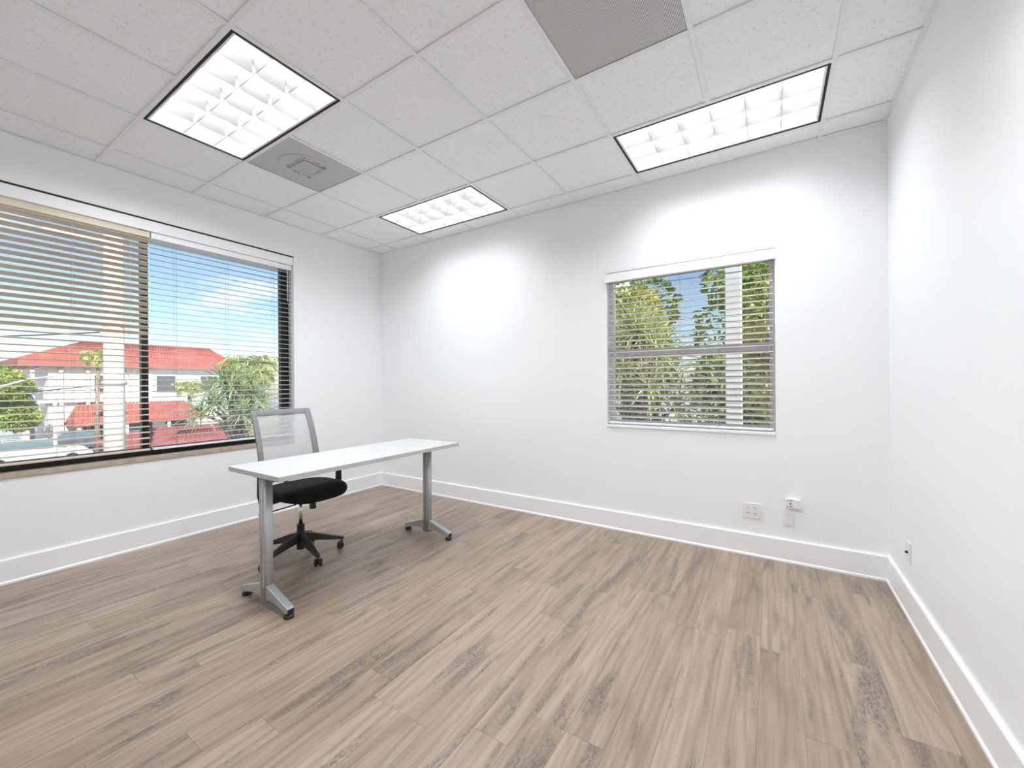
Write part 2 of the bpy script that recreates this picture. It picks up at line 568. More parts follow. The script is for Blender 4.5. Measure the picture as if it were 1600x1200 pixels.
for n_, b_ in (('wall_angle', (0, 0.022, YF, 0)), ('wall_angle', (W - 0.022, W, YF, 0)),
               ('wall_angle', (0.022, W - 0.022, -0.022, 0)), ('wall_angle', (0.022, W - 0.022, YF, YF + 0.022))):
    MB().box(b_[0], b_[1], b_[2], b_[3], H - 0.001, H + 0.002).build(n_, m_tee, ce)

# ------------------------------------------------------------------ troffer lights
m_tube = mat('fluorescent_tube', (0.9, 0.9, 0.9), 0.5, emit=(1.0, 0.985, 0.965), estr=TUBE)
m_refl = mat('white_reflector', (0.86, 0.86, 0.86), 0.4)
m_blade = mat('satin_louver', (0.55, 0.55, 0.555), 0.35, metal=0.0)


def make_troffer():
    t = thing('ceiling_light', 'recessed fluorescent ceiling light', 'ceiling light')
    L, D = 2 * T - 2 * 0.0135, T - 2 * 0.0135
    a, b = L / 2, D / 2
    k = 0.013
    fr = MB()
    for bx in ((-a, a, -b, -b + k), (-a, a, b - k, b), (-a, -a + k, -b + k, b - k), (a - k, a, -b + k, b - k)):
        fr.box(bx[0], bx[1], bx[2], bx[3], -0.003, 0.03)
    fr.build('frame', m_gap_shadow, t)  # black rim paints the shadow gap around the fixture
    a2, b2 = a - k, b - k
    hz = 0.15
    hs = MB()
    # open-bottomed housing with sloped sides
    rings = [[(-a2, -b2, 0.002), (a2, -b2, 0.002), (a2, b2, 0.002), (-a2, b2, 0.002)],
             [(-a2 + 0.006, -b2 + 0.02, hz), (a2 - 0.006, -b2 + 0.02, hz), (a2 - 0.006, b2 - 0.02, hz), (-a2 + 0.006, b2 - 0.02, hz)]]
    hs.loops(rings, cap=False, smooth=False)
    hs.add(rings[1], [(0, 1, 2, 3)])
    hs.build('housing', m_refl, t)
    # inner white lip under the edge
    lp = MB()
    for bx in ((-a2, a2, -b2, -b2 + 0.012), (-a2, a2, b2 - 0.012, b2), (-a2, -a2 + 0.012, -b2 + 0.012, b2 - 0.012), (a2 - 0.012, a2, -b2 + 0.012, b2 - 0.012)):
        lp.box(bx[0], bx[1], bx[2], bx[3], 0.0, 0.004)
    lp.build('lip', m_refl, t)
    for q in (-1, 0, 1):
        MB().tube([(-a2 + 0.03, q * 0.19, 0.115), (a2 - 0.03, q * 0.19, 0.115)], 0.0127, 8).build('tube', m_tube, t)

    def profile(hb, ht, zb, zt):
        pts = []
        for s in range(6):
            f = s / 5
            pts.append((hb + (ht - hb) * f ** 1.7, zb + (zt - zb) * f))
        return pts
    bh = 0.075
    pr = profile(0.0019, 0.011, 0.001, bh)
    for q in (-1, 1):
        y0 = q * (b2 - 0.012) / 3
        poly = [(y0 - w_, z_) for w_, z_ in pr] + [(y0 + w_, z_) for w_, z_ in reversed(pr)]
        MB().prism(poly, -a2 + 0.012, a2 - 0.012, 'x').build('louver_blade', m_blade, t)
    for q in range(1, 6):
        x0 = -a2 + 0.012 + q * (2 * (a2 - 0.012)) / 6
        poly = [(x0 - w_, z_) for w_, z_ in pr] + [(x0 + w_, z_) for w_, z_ in reversed(pr)]
        for r_ in range(3):
            w3 = 2 * (b2 - 0.012) / 3
            ya = -b2 + 0.012 + r_ * w3
            MB().prism(poly, ya + 0.0125 * (r_ > 0), ya + w3 - 0.0125 * (r_ < 2), 'y').build('louver_blade', m_blade, t)
    return t


def copy_tree(o, parent=None):
    c = o.copy()
    COL.objects.link(c)
    c.parent = parent
    for ch in o.children:
        copy_tree(ch, c)
    return c


tl = ['lit eighteen cell ceiling light nearest the corner of the two windowed walls',
      'lit eighteen cell ceiling light above the small white framed window',
      'lit eighteen cell ceiling light with the buckled perforated vent beside it',
      'lit eighteen cell ceiling light beside the plain windowless side wall, behind the big vent']
t0 = make_troffer()
fixtures = [t0] + [copy_tree(t0) for _ in troffers[1:]]
for k, (i, j) in enumerate(troffers):
    t_ = fixtures[k]
    t_.location = ((xs[i] + xs[i + 2]) / 2, (ys[j] + ys[j + 1]) / 2, H)
    ld = bpy.data.lights.new('lamp_light', 'AREA')
    ld.shape = 'RECTANGLE'; ld.size = 1.12; ld.size_y = 0.5; ld.energy = LAMP * (0.48, 0.74, 2.65, 1.10)[k]; ld.color = (0.90, 0.965, 1.0); ld.spread = R(166 if k == 2 else 132)
    lo = bpy.data.objects.new('lamp_light', ld)
    COL.objects.link(lo)
    lo.parent = t_
    lo.location = (0, 0, -0.006)
    tag(t_, tl[k], 'ceiling light', 'recessed ceiling lights')

# ------------------------------------------------------------------ vents
for k, (i, j) in enumerate(vents):
    c = ((xs[i] + xs[i + 1]) / 2, (ys[j] + ys[j + 1]) / 2, H)
    t_ = thing('ceiling_vent', ('grey perforated ceiling vent with a buckled square plate behind the sheet',
                                'plain grey perforated ceiling vent with an even surface')[k], 'vent', c, 0, 'perforated ceiling vents')
    q = T / 2 - 0.0125
    MB().box(-q, q, -q, q, 0.002, 0.006).build('perforated_panel', m_perf, t_)
    e = MB()
    for bx in ((-q, q, -q - 0.003, -q), (-q, q, q, q + 0.003), (-q - 0.003, -q, -q, q), (q, q + 0.003, -q, q)):
        e.box(bx[0], bx[1], bx[2], bx[3], 0.0, 0.012)
    e.build('edge', mat('vent_edge', (0.12, 0.12, 0.12), 0.6), t_)
    if k == 0:
        m_pl = noisy(mat('buckled_plate', (0.5, 0.5, 0.5), 0.5), 60, (0.44, 0.44, 0.44), (0.54, 0.54, 0.54))
        MB().box(-0.10, 0.10, -0.075, 0.075, -0.006, 0.002).build('plate', m_pl, t_, bevel=0.003)
        rr = random.Random(3)
        cr = MB()
        for s in range(60):
            side = rr.choice('ad')
            px = rr.uniform(-0.13, 0.13)
            py = 0.09 if side == 'a' else -0.09
            py += rr.uniform(-0.012, 0.012)
            px, py = (py * 1.33, px * 0.8) if rr.random() < 0.5 else (px, py)
            a_, l_ = rr.uniform(0, 6.28), rr.uniform(0.004, 0.013)
            cr.tube([(px - l_ * math.cos(a_), py - l_ * math.sin(a_), 0.001), (px, py, -0.003), (px + l_ * math.cos(a_), py + l_ * math.sin(a_), 0.001)], 0.0022, 4)
        cr.build('crumpled_edge', m_pl, t_)['kind'] = 'stuff'
        ring = [(0.19 * math.cos(a), 0.19 * math.sin(a), 0.0015) for a in [R(200 + s * 6) for s in range(27)]]
        MB().tube(ring, 0.0028, 6).build('collar_rim', m_pl, t_)

# ------------------------------------------------------------------ windows
def window_left():
    w = thing('window_1', 'wide two pane window with black aluminium frame', 'window')
    w['kind'] = 'structure'
    y0, y1, z0, z1 = LW['y0'] + 0.001, LW['y1'] - 0.001, LW['z0'] + 0.001, LW['z1'] - 0.001
    xa, xb = -0.165, -0.11
    f = MB()
    f.box(xa, xb, y0, y1, z0, z0 + 0.095).box(xa, xb, y0, y1, z1 - 0.045, z1)
    f.box(xa, xb, y0, y0 + 0.075, z0 + 0.095, z1 - 0.045).box(xa, xb, y1 - 0.08, y1, z0 + 0.095, z1 - 0.045)
    f.build('window_frame', m_black, w)
    ym = -2.352
    MB().box(xa, xb, ym - 0.022, ym + 0.022, z0 + 0.095, z1 - 0.045).build('mullion', m_black, w)
    MB().box(-0.14, -0.135, y0 + 0.07, ym - 0.02, z0 + 0.05, z1 - 0.04).build('pane', m_glass, w)
    MB().box(-0.14, -0.135, ym + 0.02, y1 - 0.075, z0 + 0.05, z1 - 0.04).build('pane', m_glass, w)
    MB().box(-0.108, 0.012, y0 + 0.002, y1 - 0.002, z0, z0 + 0.034).build('window_sill', m_sill, w, bevel=0.003)
    # black strip drawn in for the shadow gap along the head
    MB().box(-0.004, 0.004, y0, y1, z1 - 0.012, z1).build('head_gap_shadow', m_gap_shadow, w)


window_left()


def window_back():
    w = thing('window_2', 'small white framed sash window in the far wall', 'window')
    w['kind'] = 'structure'
    x0, x1, z0, z1 = BW['x0'] + 0.001, BW['x1'] - 0.001, BW['z0'] + 0.001, BW['z1'] - 0.001
    ya, yb = 0.078, 0.14
    f = MB()
    f.box(x0, x1, ya, yb, z0, z0 + 0.06).box(x0, x1, ya, yb, z1 - 0.05, z1)
    f.box(x0, x0 + 0.035, ya, yb, z0 + 0.06, z1 - 0.05).box(x1 - 0.035, x1, ya, yb, z0 + 0.06, z1 - 0.05)
    f.build('window_frame', m_vinyl, w)
    zm = 1.575
    MB().box(x0 + 0.035, x1 - 0.035, ya - 0.012, yb, zm - 0.042, zm + 0.038).build('meeting_rail', m_vinyl, w, bevel=0.004)
    MB().box(x0 + 0.03, x1 - 0.03, 0.12, 0.125, z0 + 0.055, zm - 0.04).build('pane', m_glass, w)
    MB().box(x0 + 0.03, x1 - 0.03, 0.12, 0.125, zm + 0.035, z1 - 0.045).build('pane', m_glass, w)
    MB().box(x0, x1, -0.012, 0.077, z0, z0 + 0.022).build('window_sill', m_vinyl, w, bevel=0.003)


window_back()


# ------------------------------------------------------------------ blinds
def slat_mesh(ln, mat_, wd=0.05, th=0.003):
    """slat along local Y with a shallow crown, width along X"""
    top, bot = [], []
    for s in range(5):
        f = s / 4 - 0.5
        zc = 0.0022 * (1 - (2 * f) ** 2)
        top.append((f * wd, zc + th / 2)); bot.append((f * wd, zc - th / 2))
    poly = top + bot[::-1]
    mb = MB().prism(poly, -ln / 2, ln / 2, 'y')
    m = mb.mesh('slat', mat_)
    import bmesh
    bm = bmesh.new(); bm.from_mesh(m); bmesh.ops.recalc_face_normals(bm, faces=bm.faces); bm.to_mesh(m); bm.free()
    return m


def blind(label, loc, rz, ln, ztop, zbot, mslat, tilt, cords, mrail, mval, wand=None, vh=0.085, headcol=None, vx=0.062):
    """local frame: X points into the room, Y runs along the window; tilt(z) raises the room edge"""
    b = thing('window_blind', label, 'window blind', loc, rz, 'horizontal slat window blinds')
    hl = ln / 2
    MB().box(-0.03, 0.026, -hl, hl, ztop - 0.05, ztop - 0.002).build('headrail', headcol or mrail, b)
    if mval:
        v = MB().box(vx - 0.012, vx, -hl - 0.02, hl + 0.012, ztop - vh, ztop)
        v.box(0.037, vx - 0.012, -hl - 0.02, -hl - 0.014, ztop - vh, ztop).box(0.037, vx - 0.012, hl + 0.006, hl + 0.012, ztop - vh, ztop)
        v.build('valance', mval, b, bevel=0.002)
        MB().box(0.037, vx - 0.008, -hl - 0.01, hl + 0.01, ztop, ztop + 0.006).build('valance_gap_shadow', m_gap_shadow, b)  # thin black strip painted as the shadow line over the valance
    m = slat_mesh(ln - 0.008, mslat)
    z = ztop - 0.075
    k = 0
    rr = random.Random(int(ln * 1000))
    while z > zbot + 0.045:
        o = link('slat', m, b)
        o.location = (0, 0, z)
        o.rotation_euler = (0, -tilt(z) + R(rr.uniform(-1.5, 1.5)), 0)
        z -= 0.048
        k += 1
    MB().box(-0.026, 0.026, -hl + 0.004, hl - 0.004, zbot + 0.006, zbot + 0.022).build('bottom_rail', mrail, b, bevel=0.003)
    for y in cords:
        for xx in (-0.027, 0.027):
            MB().tube([(xx, y, zbot + 0.01), (xx, y, ztop - 0.045)], 0.0009, 4).build('ladder_cord', m_cord, b)
        MB().tube([(0.0, y + 0.012, zbot + 0.024), (0.0, y + 0.012, ztop - 0.045)], 0.0008, 4).build('lift_cord', m_cord, b)
    if wand:
        y, z0, col = wand
        MB().tube([(0.033, y, z0), (0.033, y, ztop - 0.05)], 0.0035, 6).build('tilt_wand', col, b)
    return b


ZT = LW['z1'] - 0.014


def tilt_left(z):
    return R(24) if z > 1.72 else R(5) if z > 1.35 else R(-6)


blind('tan slat blind hanging in front of the thick white outdoor pole', (-0.045, -2.975, 0), 0, 1.268, ZT - 0.085, LW['z0'] + 0.075,
      m_slat_tan, tilt_left, (-0.27, 0.19, 0.51), m_slat_tan, None, headcol=m_slat_tan)
blind('white slat blind with near level slats behind the office chair', (-0.045, -1.748, 0), 0, 1.168, ZT - 0.085, LW['z0'] + 0.075,
      m_slat_white, lambda z: R(-7), (-0.42, -0.02, 0.40), m_vinyl, None, wand=(0.535, 2.2, m_whitepl))
# one long white valance covers the heads of both blinds
va = MB().box(-0.012, 0.002, LW['y0'] + 0.004, LW['y1'] - 0.006, ZT - 0.085, ZT).box(-0.075, -0.012, LW['y1'] - 0.012, LW['y1'] - 0.006, ZT - 0.085, ZT)
va.box(-0.075, -0.012, LW['y0'] + 0.004, LW['y0'] + 0.01, ZT - 0.085, ZT)
tag(va.build('blind_valance', m_vinyl, bevel=0.002), 'long white valance across the head of the wide black framed window', 'valance')

bc = (BW['x0'] + BW['x1']) / 2
blind('taupe slat blind with white valance over the small window', (bc, 0.035, 0), R(-90), 1.262, 2.288, BW['z0'] + 0.028,
      m_slat_grey, lambda z: R(-23), (-0.5, -0.03, 0.26, 0.58), m_vinyl, m_vinyl, wand=(-0.56, 1.32, m_cord), vh=0.075)

# ------------------------------------------------------------------ wall plates
def duplex_plate():
    t = thing('power_outlet', 'white double outlet plate with four sockets on the wall under the small window', 'outlet', (4.18, 0, 0.338))
    MB().box(-0.062, 0.062, -0.007, -0.0005, -0.058, 0.058).build('cover_plate', m_whitepl, t, bevel=0.003)
    for sx in (-0.024, 0.022):
        for sz in (-0.0195, 0.0195):
            poly = []
            for a in range(20):
                c, s = math.cos(a / 20 * 2 * math.pi), math.sin(a / 20 * 2 * math.pi)
                poly.append((sx + 0.0172 * c, sz + max(-0.0135, min(0.0135, 0.0172 * s))))
            f = MB().prism(poly, -0.0095, -0.006, 'y').build('socket', m_whitepl, t)
            h = MB().box(sx - 0.0085, sx - 0.0045, -0.0102, -0.009, sz + 0.001, sz + 0.009).box(sx + 0.0045, sx + 0.008, -0.0102, -0.009, sz + 0.002, sz + 0.009)
            h.lathe([(0.003, 0), (0.003, 0.002)], 10, (sx, -0.0096, sz - 0.0075))
            h.build('slot', m_slot, f)


duplex_plate()
t = thing('wall_plate', 'blank white wall plate below the little sensor box', 'wall plate', (4.41, 0, 0.318))
MB().box(-0.034, 0.034, -0.006, -0.0005, -0.057, 0.06).build('cover_plate', m_whitepl, t, bevel=0.0025)
for z in (-0.046, 0.03):
    MB().tube([(0, -0.006, z), (0, -0.0075, z)], 0.003, 10).build('screw', mat('screw', (0.35, 0.35, 0.35), 0.4, metal=0.8), t)
t = thing('sensor_box', 'small white box with a dark button and printed lines, above the blank plate', 'sensor', (4.436, 0, 0.433))
MB().box(-0.046, 0.046, -0.028, -0.0005, -0.033, 0.034).build('case', m_whitepl, t, bevel=0.004)
MB().tube([(-0.016, -0.028, 0.0), (-0.016, -0.0305, 0.0)], 0.0052, 12).build('button', m_dark, t)
m_ink = mat('ink', (0.09, 0.09, 0.09), 0.7)
for z in (0.0225, -0.0195):
    ink = MB()
    for x0, x1 in ((-0.037, -0.031), (-0.030, -0.026), (-0.0215, -0.016), (-0.0153, -0.0095), (-0.009, -0.004)):
        ink.box(x0, x1, -0.0285, -0.0279, z - 0.0022, z + 0.0025)
    ink.build('printed_line', m_ink, t)
t = thing('cable_outlet', 'narrow white wall plate with a round jack, low on the plain side wall', 'outlet', (W, -0.445, 0.348))
MB().box(-0.007, -0.0005, -0.036, 0.036, -0.058, 0.058).build('cover_plate', m_whitepl, t, bevel=0.0025)
MB().tube([(-0.007, 0, 0.0), (-0.018, 0, 0.0)], 0.007, 12).build('jack', m_dark, t)
for z in (-0.042, 0.042):
    MB().tube([(-0.007, 0, z), (-0.0085, 0, z)], 0.003, 8).build('screw', m_cord, t)

# ------------------------------------------------------------------ desk
DX0, DX1, DY0, DY1, DZ = 1.38, 1.985, -2.355, -0.80, 0.796
desk = thing('desk', 'long narrow white desk on two silver T shaped legs', 'desk', ((DX0 + DX1) / 2, (DY0 + DY1) / 2, 0))
ox, oy = desk.location.x, desk.location.y
MB().box(DX0 - ox, DX1 - ox, DY0 - oy, DY1 - oy, DZ - 0.03, DZ).build('desktop', m_desktop, desk, bevel=0.0025)
for k, ly in enumerate((-2.315, -0.97)):
    lx = 1.765 - ox
    yy = ly - oy
    hw, hd = 0.036, 0.027
    sec = []
    for a in range(28):
        c, s = math.cos(a / 28 * 2 * math.pi), math.sin(a / 28 * 2 * math.pi)
        sec.append((lx + hw * math.copysign(abs(c) ** 0.5, c), yy + hd * math.copysign(abs(s) ** 0.5, s)))
    leg = MB().prism(sec, 0.03, DZ - 0.037, 'z', smooth=True).build('leg', m_silver, desk)
    for sx in (-1, 1):                                    # raised ribs either side of a groove
        MB().box(lx + sx * 0.016 - 0.006, lx + sx * 0.016 + 0.006, yy - hd - 0.003, yy - hd + 0.003, 0.12, DZ - 0.04).build('rib', m_silver, leg, bevel=0.002)
    MB().box(lx - 0.23, lx + 0.17, yy - 0.022, yy + 0.022, DZ - 0.037, DZ - 0.0305).build('top_bracket', m_dark, desk)
    for sx in (-1, 1):
        pr = [(0.02, 0.135), (0.07, 0.118), (0.25, 0.062), (0.258, 0.05), (0.258, 0.03), (0.235, 0.026), (0.19, 0.037), (0.12, 0.052), (0.06, 0.050), (0.02, 0.036)]
        poly = [(lx + sx * p, z) for p, z in pr]
        MB().prism(poly, yy - 0.021, yy + 0.021, 'y').build('foot', m_silver, leg, bevel=0.004)
        gx_ = lx + sx * 0.24
        MB().lathe([(0.006, 0.03), (0.012, 0.024), (0.026, 0.016), (0.029, 0.006), (0.027, 0.0)], 18, (gx_, yy, 0)).build('glide', m_dark, leg)
        MB().box(min(lx + sx * 0.257, lx + sx * 0.262), max(lx + sx * 0.257, lx + sx * 0.262), yy - 0.018, yy + 0.018, 0.028, 0.052).build('end_cap', m_dark, leg)

# ------------------------------------------------------------------ office chair
CX, CY = 1.25, -1.81
chair = thing('office_chair', 'black swivel office chair with grey mesh backrest', 'chair', (CX, CY, 0))
MB().lathe([(0.028, 0.055), (0.03, 0.06), (0.032, 0.12), (0.036, 0.14), (0.036, 0.18), (0.028, 0.186), (0.027, 0.245)], 20).build('base_hub', m_dark, chair)
for k in range(5):
    a = R(-8.3 + 72 * k)
    d, n_ = Vector((math.cos(a), math.sin(a), 0)), Vector((-math.sin(a), math.cos(a), 0))
    rings = []
    for r_, wd, zt, zb in ((0.025, 0.026, 0.178, 0.115), (0.10, 0.024, 0.158, 0.105), (0.22, 0.019, 0.115, 0.082), (0.295, 0.016, 0.09, 0.07), (0.312, 0.012, 0.084, 0.072)):
        p = d * r_
        rings.append([p - n_ * wd + Vector((0, 0, zb)), p + n_ * wd + Vector((0, 0, zb)),
                      p + n_ * wd * 0.75 + Vector((0, 0, zt)), p - n_ * wd * 0.75 + Vector((0, 0, zt))])
    lg = MB().loops(rings, smooth=False).build('base_leg', m_dark, chair, bevel=0.003)
    cp = d * 0.295
    cas = MB()
    cas.tube([cp + Vector((0, 0, 0.07)), cp + Vector((0, 0, 0.03))], 0.008, 8)
    sa = a + R(55 + 31 * k)
    ax = Vector((math.cos(sa), math.sin(sa), 0))
    off = Vector((-ax.y, ax.x, 0)) * 0.012
    for s in (-1, 1):
        c0 = cp + off + Vector((0, 0, 0.026))
        cas.tube([c0 + ax * s * 0.007, c0 + ax * s * 0.009, c0 + ax * s * 0.023, c0 + ax * s * 0.026], [0.020, 0.026, 0.026, 0.019], 16, smooth=False)
    cas.tube([cp + off + Vector((0, 0, 0.026)) - ax * 0.007, cp + off + Vector((0, 0, 0.026)) + ax * 0.007], 0.012, 10)
    cas.build('caster', m_dark, lg)
MB().lathe([(0.0135, 0.24), (0.0135, 0.44)], 16).build('gas_lift', m_chrome, chair)
MB().box(-0.10, 0.10, -0.07, 0.07, 0.43, 0.47).build('seat_mechanism', m_dark, chair, bevel=0.01)
MB().tube([(0.10, 0.03, 0.45), (0.125, 0.035, 0.44)], 0.012, 10).build('knob_shaft', m_dark, chair)
MB().tube([(0.11, 0.03, 0.445), (0.112, 0.032, 0.375)], [0.021, 0.024], 12, smooth=False).build('tension_knob', m_dark, chair)
MB().tube([(0.02, -0.05, 0.445), (0.06, -0.06, 0.445), (0.065, -0.075, 0.42), (0.06, -0.30, 0.41), (0.055, -0.33, 0.41)], 0.005, 8).build('height_lever', m_dark, chair)


def upper():
    up_y = 0.03
    # seat cushion: stacked superellipse rings with a rounded front
    rings = []
    N = 40
    cx, sw, sd = 0.03, 0.262, 0.255
    for z, k in ((0.469, 0.80), (0.473, 0.88), (0.488, 0.975), (0.508, 1.0), (0.526, 0.985), (0.540, 0.93), (0.547, 0.82), (0.55, 0.55), (0.55, 0.2)):
        ring = []
        for a in range(N):
            c, s = math.cos(a / N * 2 * math.pi), math.sin(a / N * 2 * math.pi)
            px = sd * k * math.copysign(abs(c) ** 0.62, c)
            py = sw * k * math.copysign(abs(s) ** 0.62, s)
            drop = 0.028 * max(0, (px - 0.1) / 0.15) ** 2
            ring.append((cx + px, up_y + py, z - drop))
        rings.append(ring)
    MB().loops(rings).build('seat', m_seat, chair)
    # backrest
    hw = 0.238

    def bx(z):                                            # lean and lumbar curve
        f = (z - 0.56) / (1.115 - 0.56)
        return -0.205 - 0.15 * f + 0.03 * math.sin(f * math.pi)

    def pt(y, z, off=0):
        return (bx(z) + 0.10 * (y / hw) ** 2 * 0.35 + off, up_y + y, z)
    z0, z1, bw = 0.56, 1.115, 0.042

    def wd(z):
        f = (z - z0) / (z1 - z0)
        return hw * (1.02 - 0.03 * f)
    zs = [z0 + (z1 - z0) * s / 24 for s in range(25)]
    fr = MB()
    for s in (-1, 1):
        rings = []
        for z in zs:
            w_ = wd(z)
            rings.append([pt(s * w_, z, -0.011), pt(s * (w_ - bw), z, -0.009), pt(s * (w_ - bw), z, 0.008), pt(s * w_, z, 0.010)])
        fr.loops(rings, smooth=True)
    for za, zb in ((z1 - bw, z1), (z0, z0 + bw)):
        rings = []
        for s in range(17):
            f = s / 8 - 1
            rings.append([pt(f * (wd(za) - bw), za, -0.009), pt(f * (wd(za) - bw), zb, -0.010), pt(f * (wd(za) - bw), zb, 0.009), pt(f * (wd(za) - bw), za, 0.008)])
        fr.loops(rings, smooth=True)
    fr.build('back_frame', m_frame, chair, bevel=0.003)
    g = MB()
    za, zb = z0 + bw - 0.004, z1 - bw + 0.004
    rows = []
    for s in range(25):
        z = za + (zb - za) * s / 24
        rows.append([pt((q / 8 - 1) * (wd(z) - bw + 0.004), z, 0.0) for q in range(17)])
    g.loops(rows, closed=False, cap=False)
    g.build('back_mesh', m_mesh, chair)
    # spine from the mechanism to the back
    MB().tube([(-0.08, up_y, 0.45), (-0.20, up_y, 0.455), (-0.262, up_y, 0.50), (-0.25, up_y, 0.56), (-0.262, up_y, 0.64)], [0.02, 0.02, 0.02, 0.018, 0.014], 10).build('back_spine', m_dark, chair)
    # arms
    for s in (-1, 1):
        arm = MB().tube([(-0.02, up_y + s * 0.12, 0.46), (-0.02, up_y + s * 0.25, 0.457), (-0.02, up_y + s * 0.303, 0.472), (-0.02, up_y + s * 0.31, 0.52), (-0.02, up_y + s * 0.31, 0.655)], [0.016, 0.02, 0.023, 0.025, 0.023], 8).build('armrest', m_dark, chair)
        rings = []
        for z, k in ((0.652, 0.9), (0.657, 1.0), (0.668, 1.0), (0.674, 0.9)):
            rings.append([(-0.02 + 0.12 * k * math.copysign(abs(math.cos(a)) ** 0.5, math.cos(a)),
                           up_y + s * 0.292 + 0.036 * k * math.copysign(abs(math.sin(a)) ** 0.6, math.sin(a)), z) for a in [2 * math.pi * q / 24 for q in range(24)]])
        MB().loops(rings).build('arm_pad', m_dark, arm)


upper()

# ------------------------------------------------------------------ outdoors
GZ = -3.2                                                # the room is on the upper floor
m_asphalt = noisy(mat('pale_paving', (0.5, 0.5, 0.5), 0.9), 0.8, (0.42, 0.42, 0.43), (0.54, 0.54, 0.54))
g = MB().box(-140, -TH - 0.1, -60, 120, GZ - 0.2, GZ).box(-TH - 0.1, 60, TH + 0.1, 120, GZ - 0.2, GZ).build('ground', m_asphalt)
struct(g, 'grey paved ground outside far below the windows', 'ground')
m_soffit = mat('soffit_paint', (0.72, 0.71, 0.70), 0.8)
ov = MB().box(-1.72, -TH - 0.002, -9, 3.5, 2.95, 3.2).build('roof_overhang', m_soffit)
struct(ov, 'pale roof overhang above the wide window outside', 'roof overhang')

m_roof = mat('red_roof_tile', (0.5, 0.16, 0.13), 0.75)
noisy(m_roof, 1.2, (0.38, 0.085, 0.065), (0.48, 0.14, 0.11), stretch=(1, 1, 1))
m_roof_dark = mat('roof_fascia', (0.32, 0.12, 0.10), 0.8)
m_win = mat('dark_window', (0.09, 0.10, 0.11), 0.15)
m_rail = mat('grey_rail', (0.45, 0.45, 0.46), 0.5)


def tile_ribs(a, b, c, d, n, r=0.06):
    """rounded tile courses running up a roof slope a-b (eave) to d-c (ridge)"""
    a, b, c, d = map(Vector, (a, b, c, d))
    mb = MB()
    for k in range(n):
        f = (k + 0.5) / n
        mb.tube([a.lerp(b, f), d.lerp(c, f)], r, 5)
    return mb


def building():
    X = -40.0
    t = thing('building', 'white two storey building under a red tiled hip roof', 'building', (X, 8.5, GZ))

    def P(x, y, z):
        return (x - X, y - 8.5, z - GZ)

    def bxp(x0, x1, y0, y1, z0, z1, nm, m, par=t):
        p0, p1 = P(x0, y0, z0), P(x1, y1, z1)
        return MB().box(p0[0], p1[0], p0[1], p1[1], p0[2], p1[2]).build(nm, m, par)
    body = bxp(-50, -40.2, 3.2, 14.2, GZ, 3.3, 'wall', m_stucco)
    ez, rz_ = 3.35, 5.05
    e = [(-51, 1.7), (-39.6, 1.7), (-39.6, 15.4), (-51, 15.4)]
    r_ = [(-48.5, 5.6), (-43, 5.6), (-43, 14.3), (-48.5, 14.3)]
    rf = MB()
    rf.loops([[P(x, y, ez - 0.22) for x, y in e], [P(x, y, ez) for x, y in e], [P(x, y, rz_) for x, y in r_]], smooth=False)
    roof = rf.build('roof', m_roof, t)
    tile_ribs(P(-39.6, 1.7, ez), P(-39.6, 15.4, ez), P(-43, 14.3, rz_), P(-43, 5.6, rz_), 52).build('tile_course', m_roof, roof)
    bxp(-51, -39.55, 1.7, 15.4, ez - 0.5, ez - 0.22, 'fascia', m_roof_dark)
    for y in (5.6, 9.4, 12.6):
        w = bxp(-40.22, -40.15, y, y + 1.3, 0.8, 2.2, 'window', m_win)
    for y in (2.3, 3.7, 5.1, 14.5):
        bxp(-40.2, -39.95, y, y + 0.22, GZ, ez - 0.5, 'porch_post', m_rail if y < 6 else m_stucco)
    # balcony with railing on the near left half
    bxp(-41, -39.9, 2.2, 6.0, 0.15, 0.35, 'balcony', m_stucco)
    bxp(-39.95, -39.9, 2.2, 6.0, 1.2, 1.27, 'balcony_rail', m_rail)
    # lower porch roof with its own red slope
    lo = [(-41, 4.0), (-37.6, 4.0), (-37.6, 12.0), (-41, 12.0)]
    hi = [(-41, 4.7), (-40.4, 4.7), (-40.4, 11.3), (-41, 11.3)]
    p = MB().loops([[P(x, y, -1.55) for x, y in lo], [P(x, y, -1.35) for x, y in lo], [P(x, y, 0.12) for x, y in hi]], smooth=False).build('porch_roof', m_roof, t)
    tile_ribs(P(-37.6, 4.0, -1.35), P(-37.6, 12.0, -1.35), P(-40.4, 11.3, 0.12), P(-40.4, 4.7, 0.12), 30).build('tile_course', m_roof, p)
    for y in (4.2, 6.8, 9.4, 11.7):
        bxp(-37.95, -37.75, y, y + 0.2, GZ, -1.55, 'porch_post', m_stucco)
    for y in (5.0, 7.6, 10.0):
        bxp(-40.22, -40.15, y, y + 1.5, GZ + 0.9, GZ + 2.1, 'window', m_win)


building()

# low annex with a shallow red roof, nearer than the main building
t = thing('annex', 'low annex with a shallow red tiled roof in front of the white building', 'building', (-20, 5.6, GZ))
MB().box(-3.2, 3.0, -3.0, 2.8, 0, 1.75).build('wall', m_stucco, t)
an = MB().loops([[(-3.6, -3.5, 1.75), (3.6, -3.5, 1.75), (3.6, 3.4, 1.75), (-3.6, 3.4, 1.75)],
                 [(-3.6, -3.5, 1.85), (3.6, -3.5, 1.85), (3.6, 3.4, 1.85), (-3.6, 3.4, 1.85)],
                 [(-1.6, -1.6, 2.45), (1.2, -1.6, 2.45), (1.2, 1.6, 2.45), (-1.6, 1.6, 2.45)]], smooth=False).build('roof', m_roof, t)
tile_ribs((3.6, -3.5, 1.85), (3.6, 3.4, 1.85), (1.2, 1.6, 2.45), (1.2, -1.6, 2.45), 26, 0.05).build('tile_course', m_roof, an)

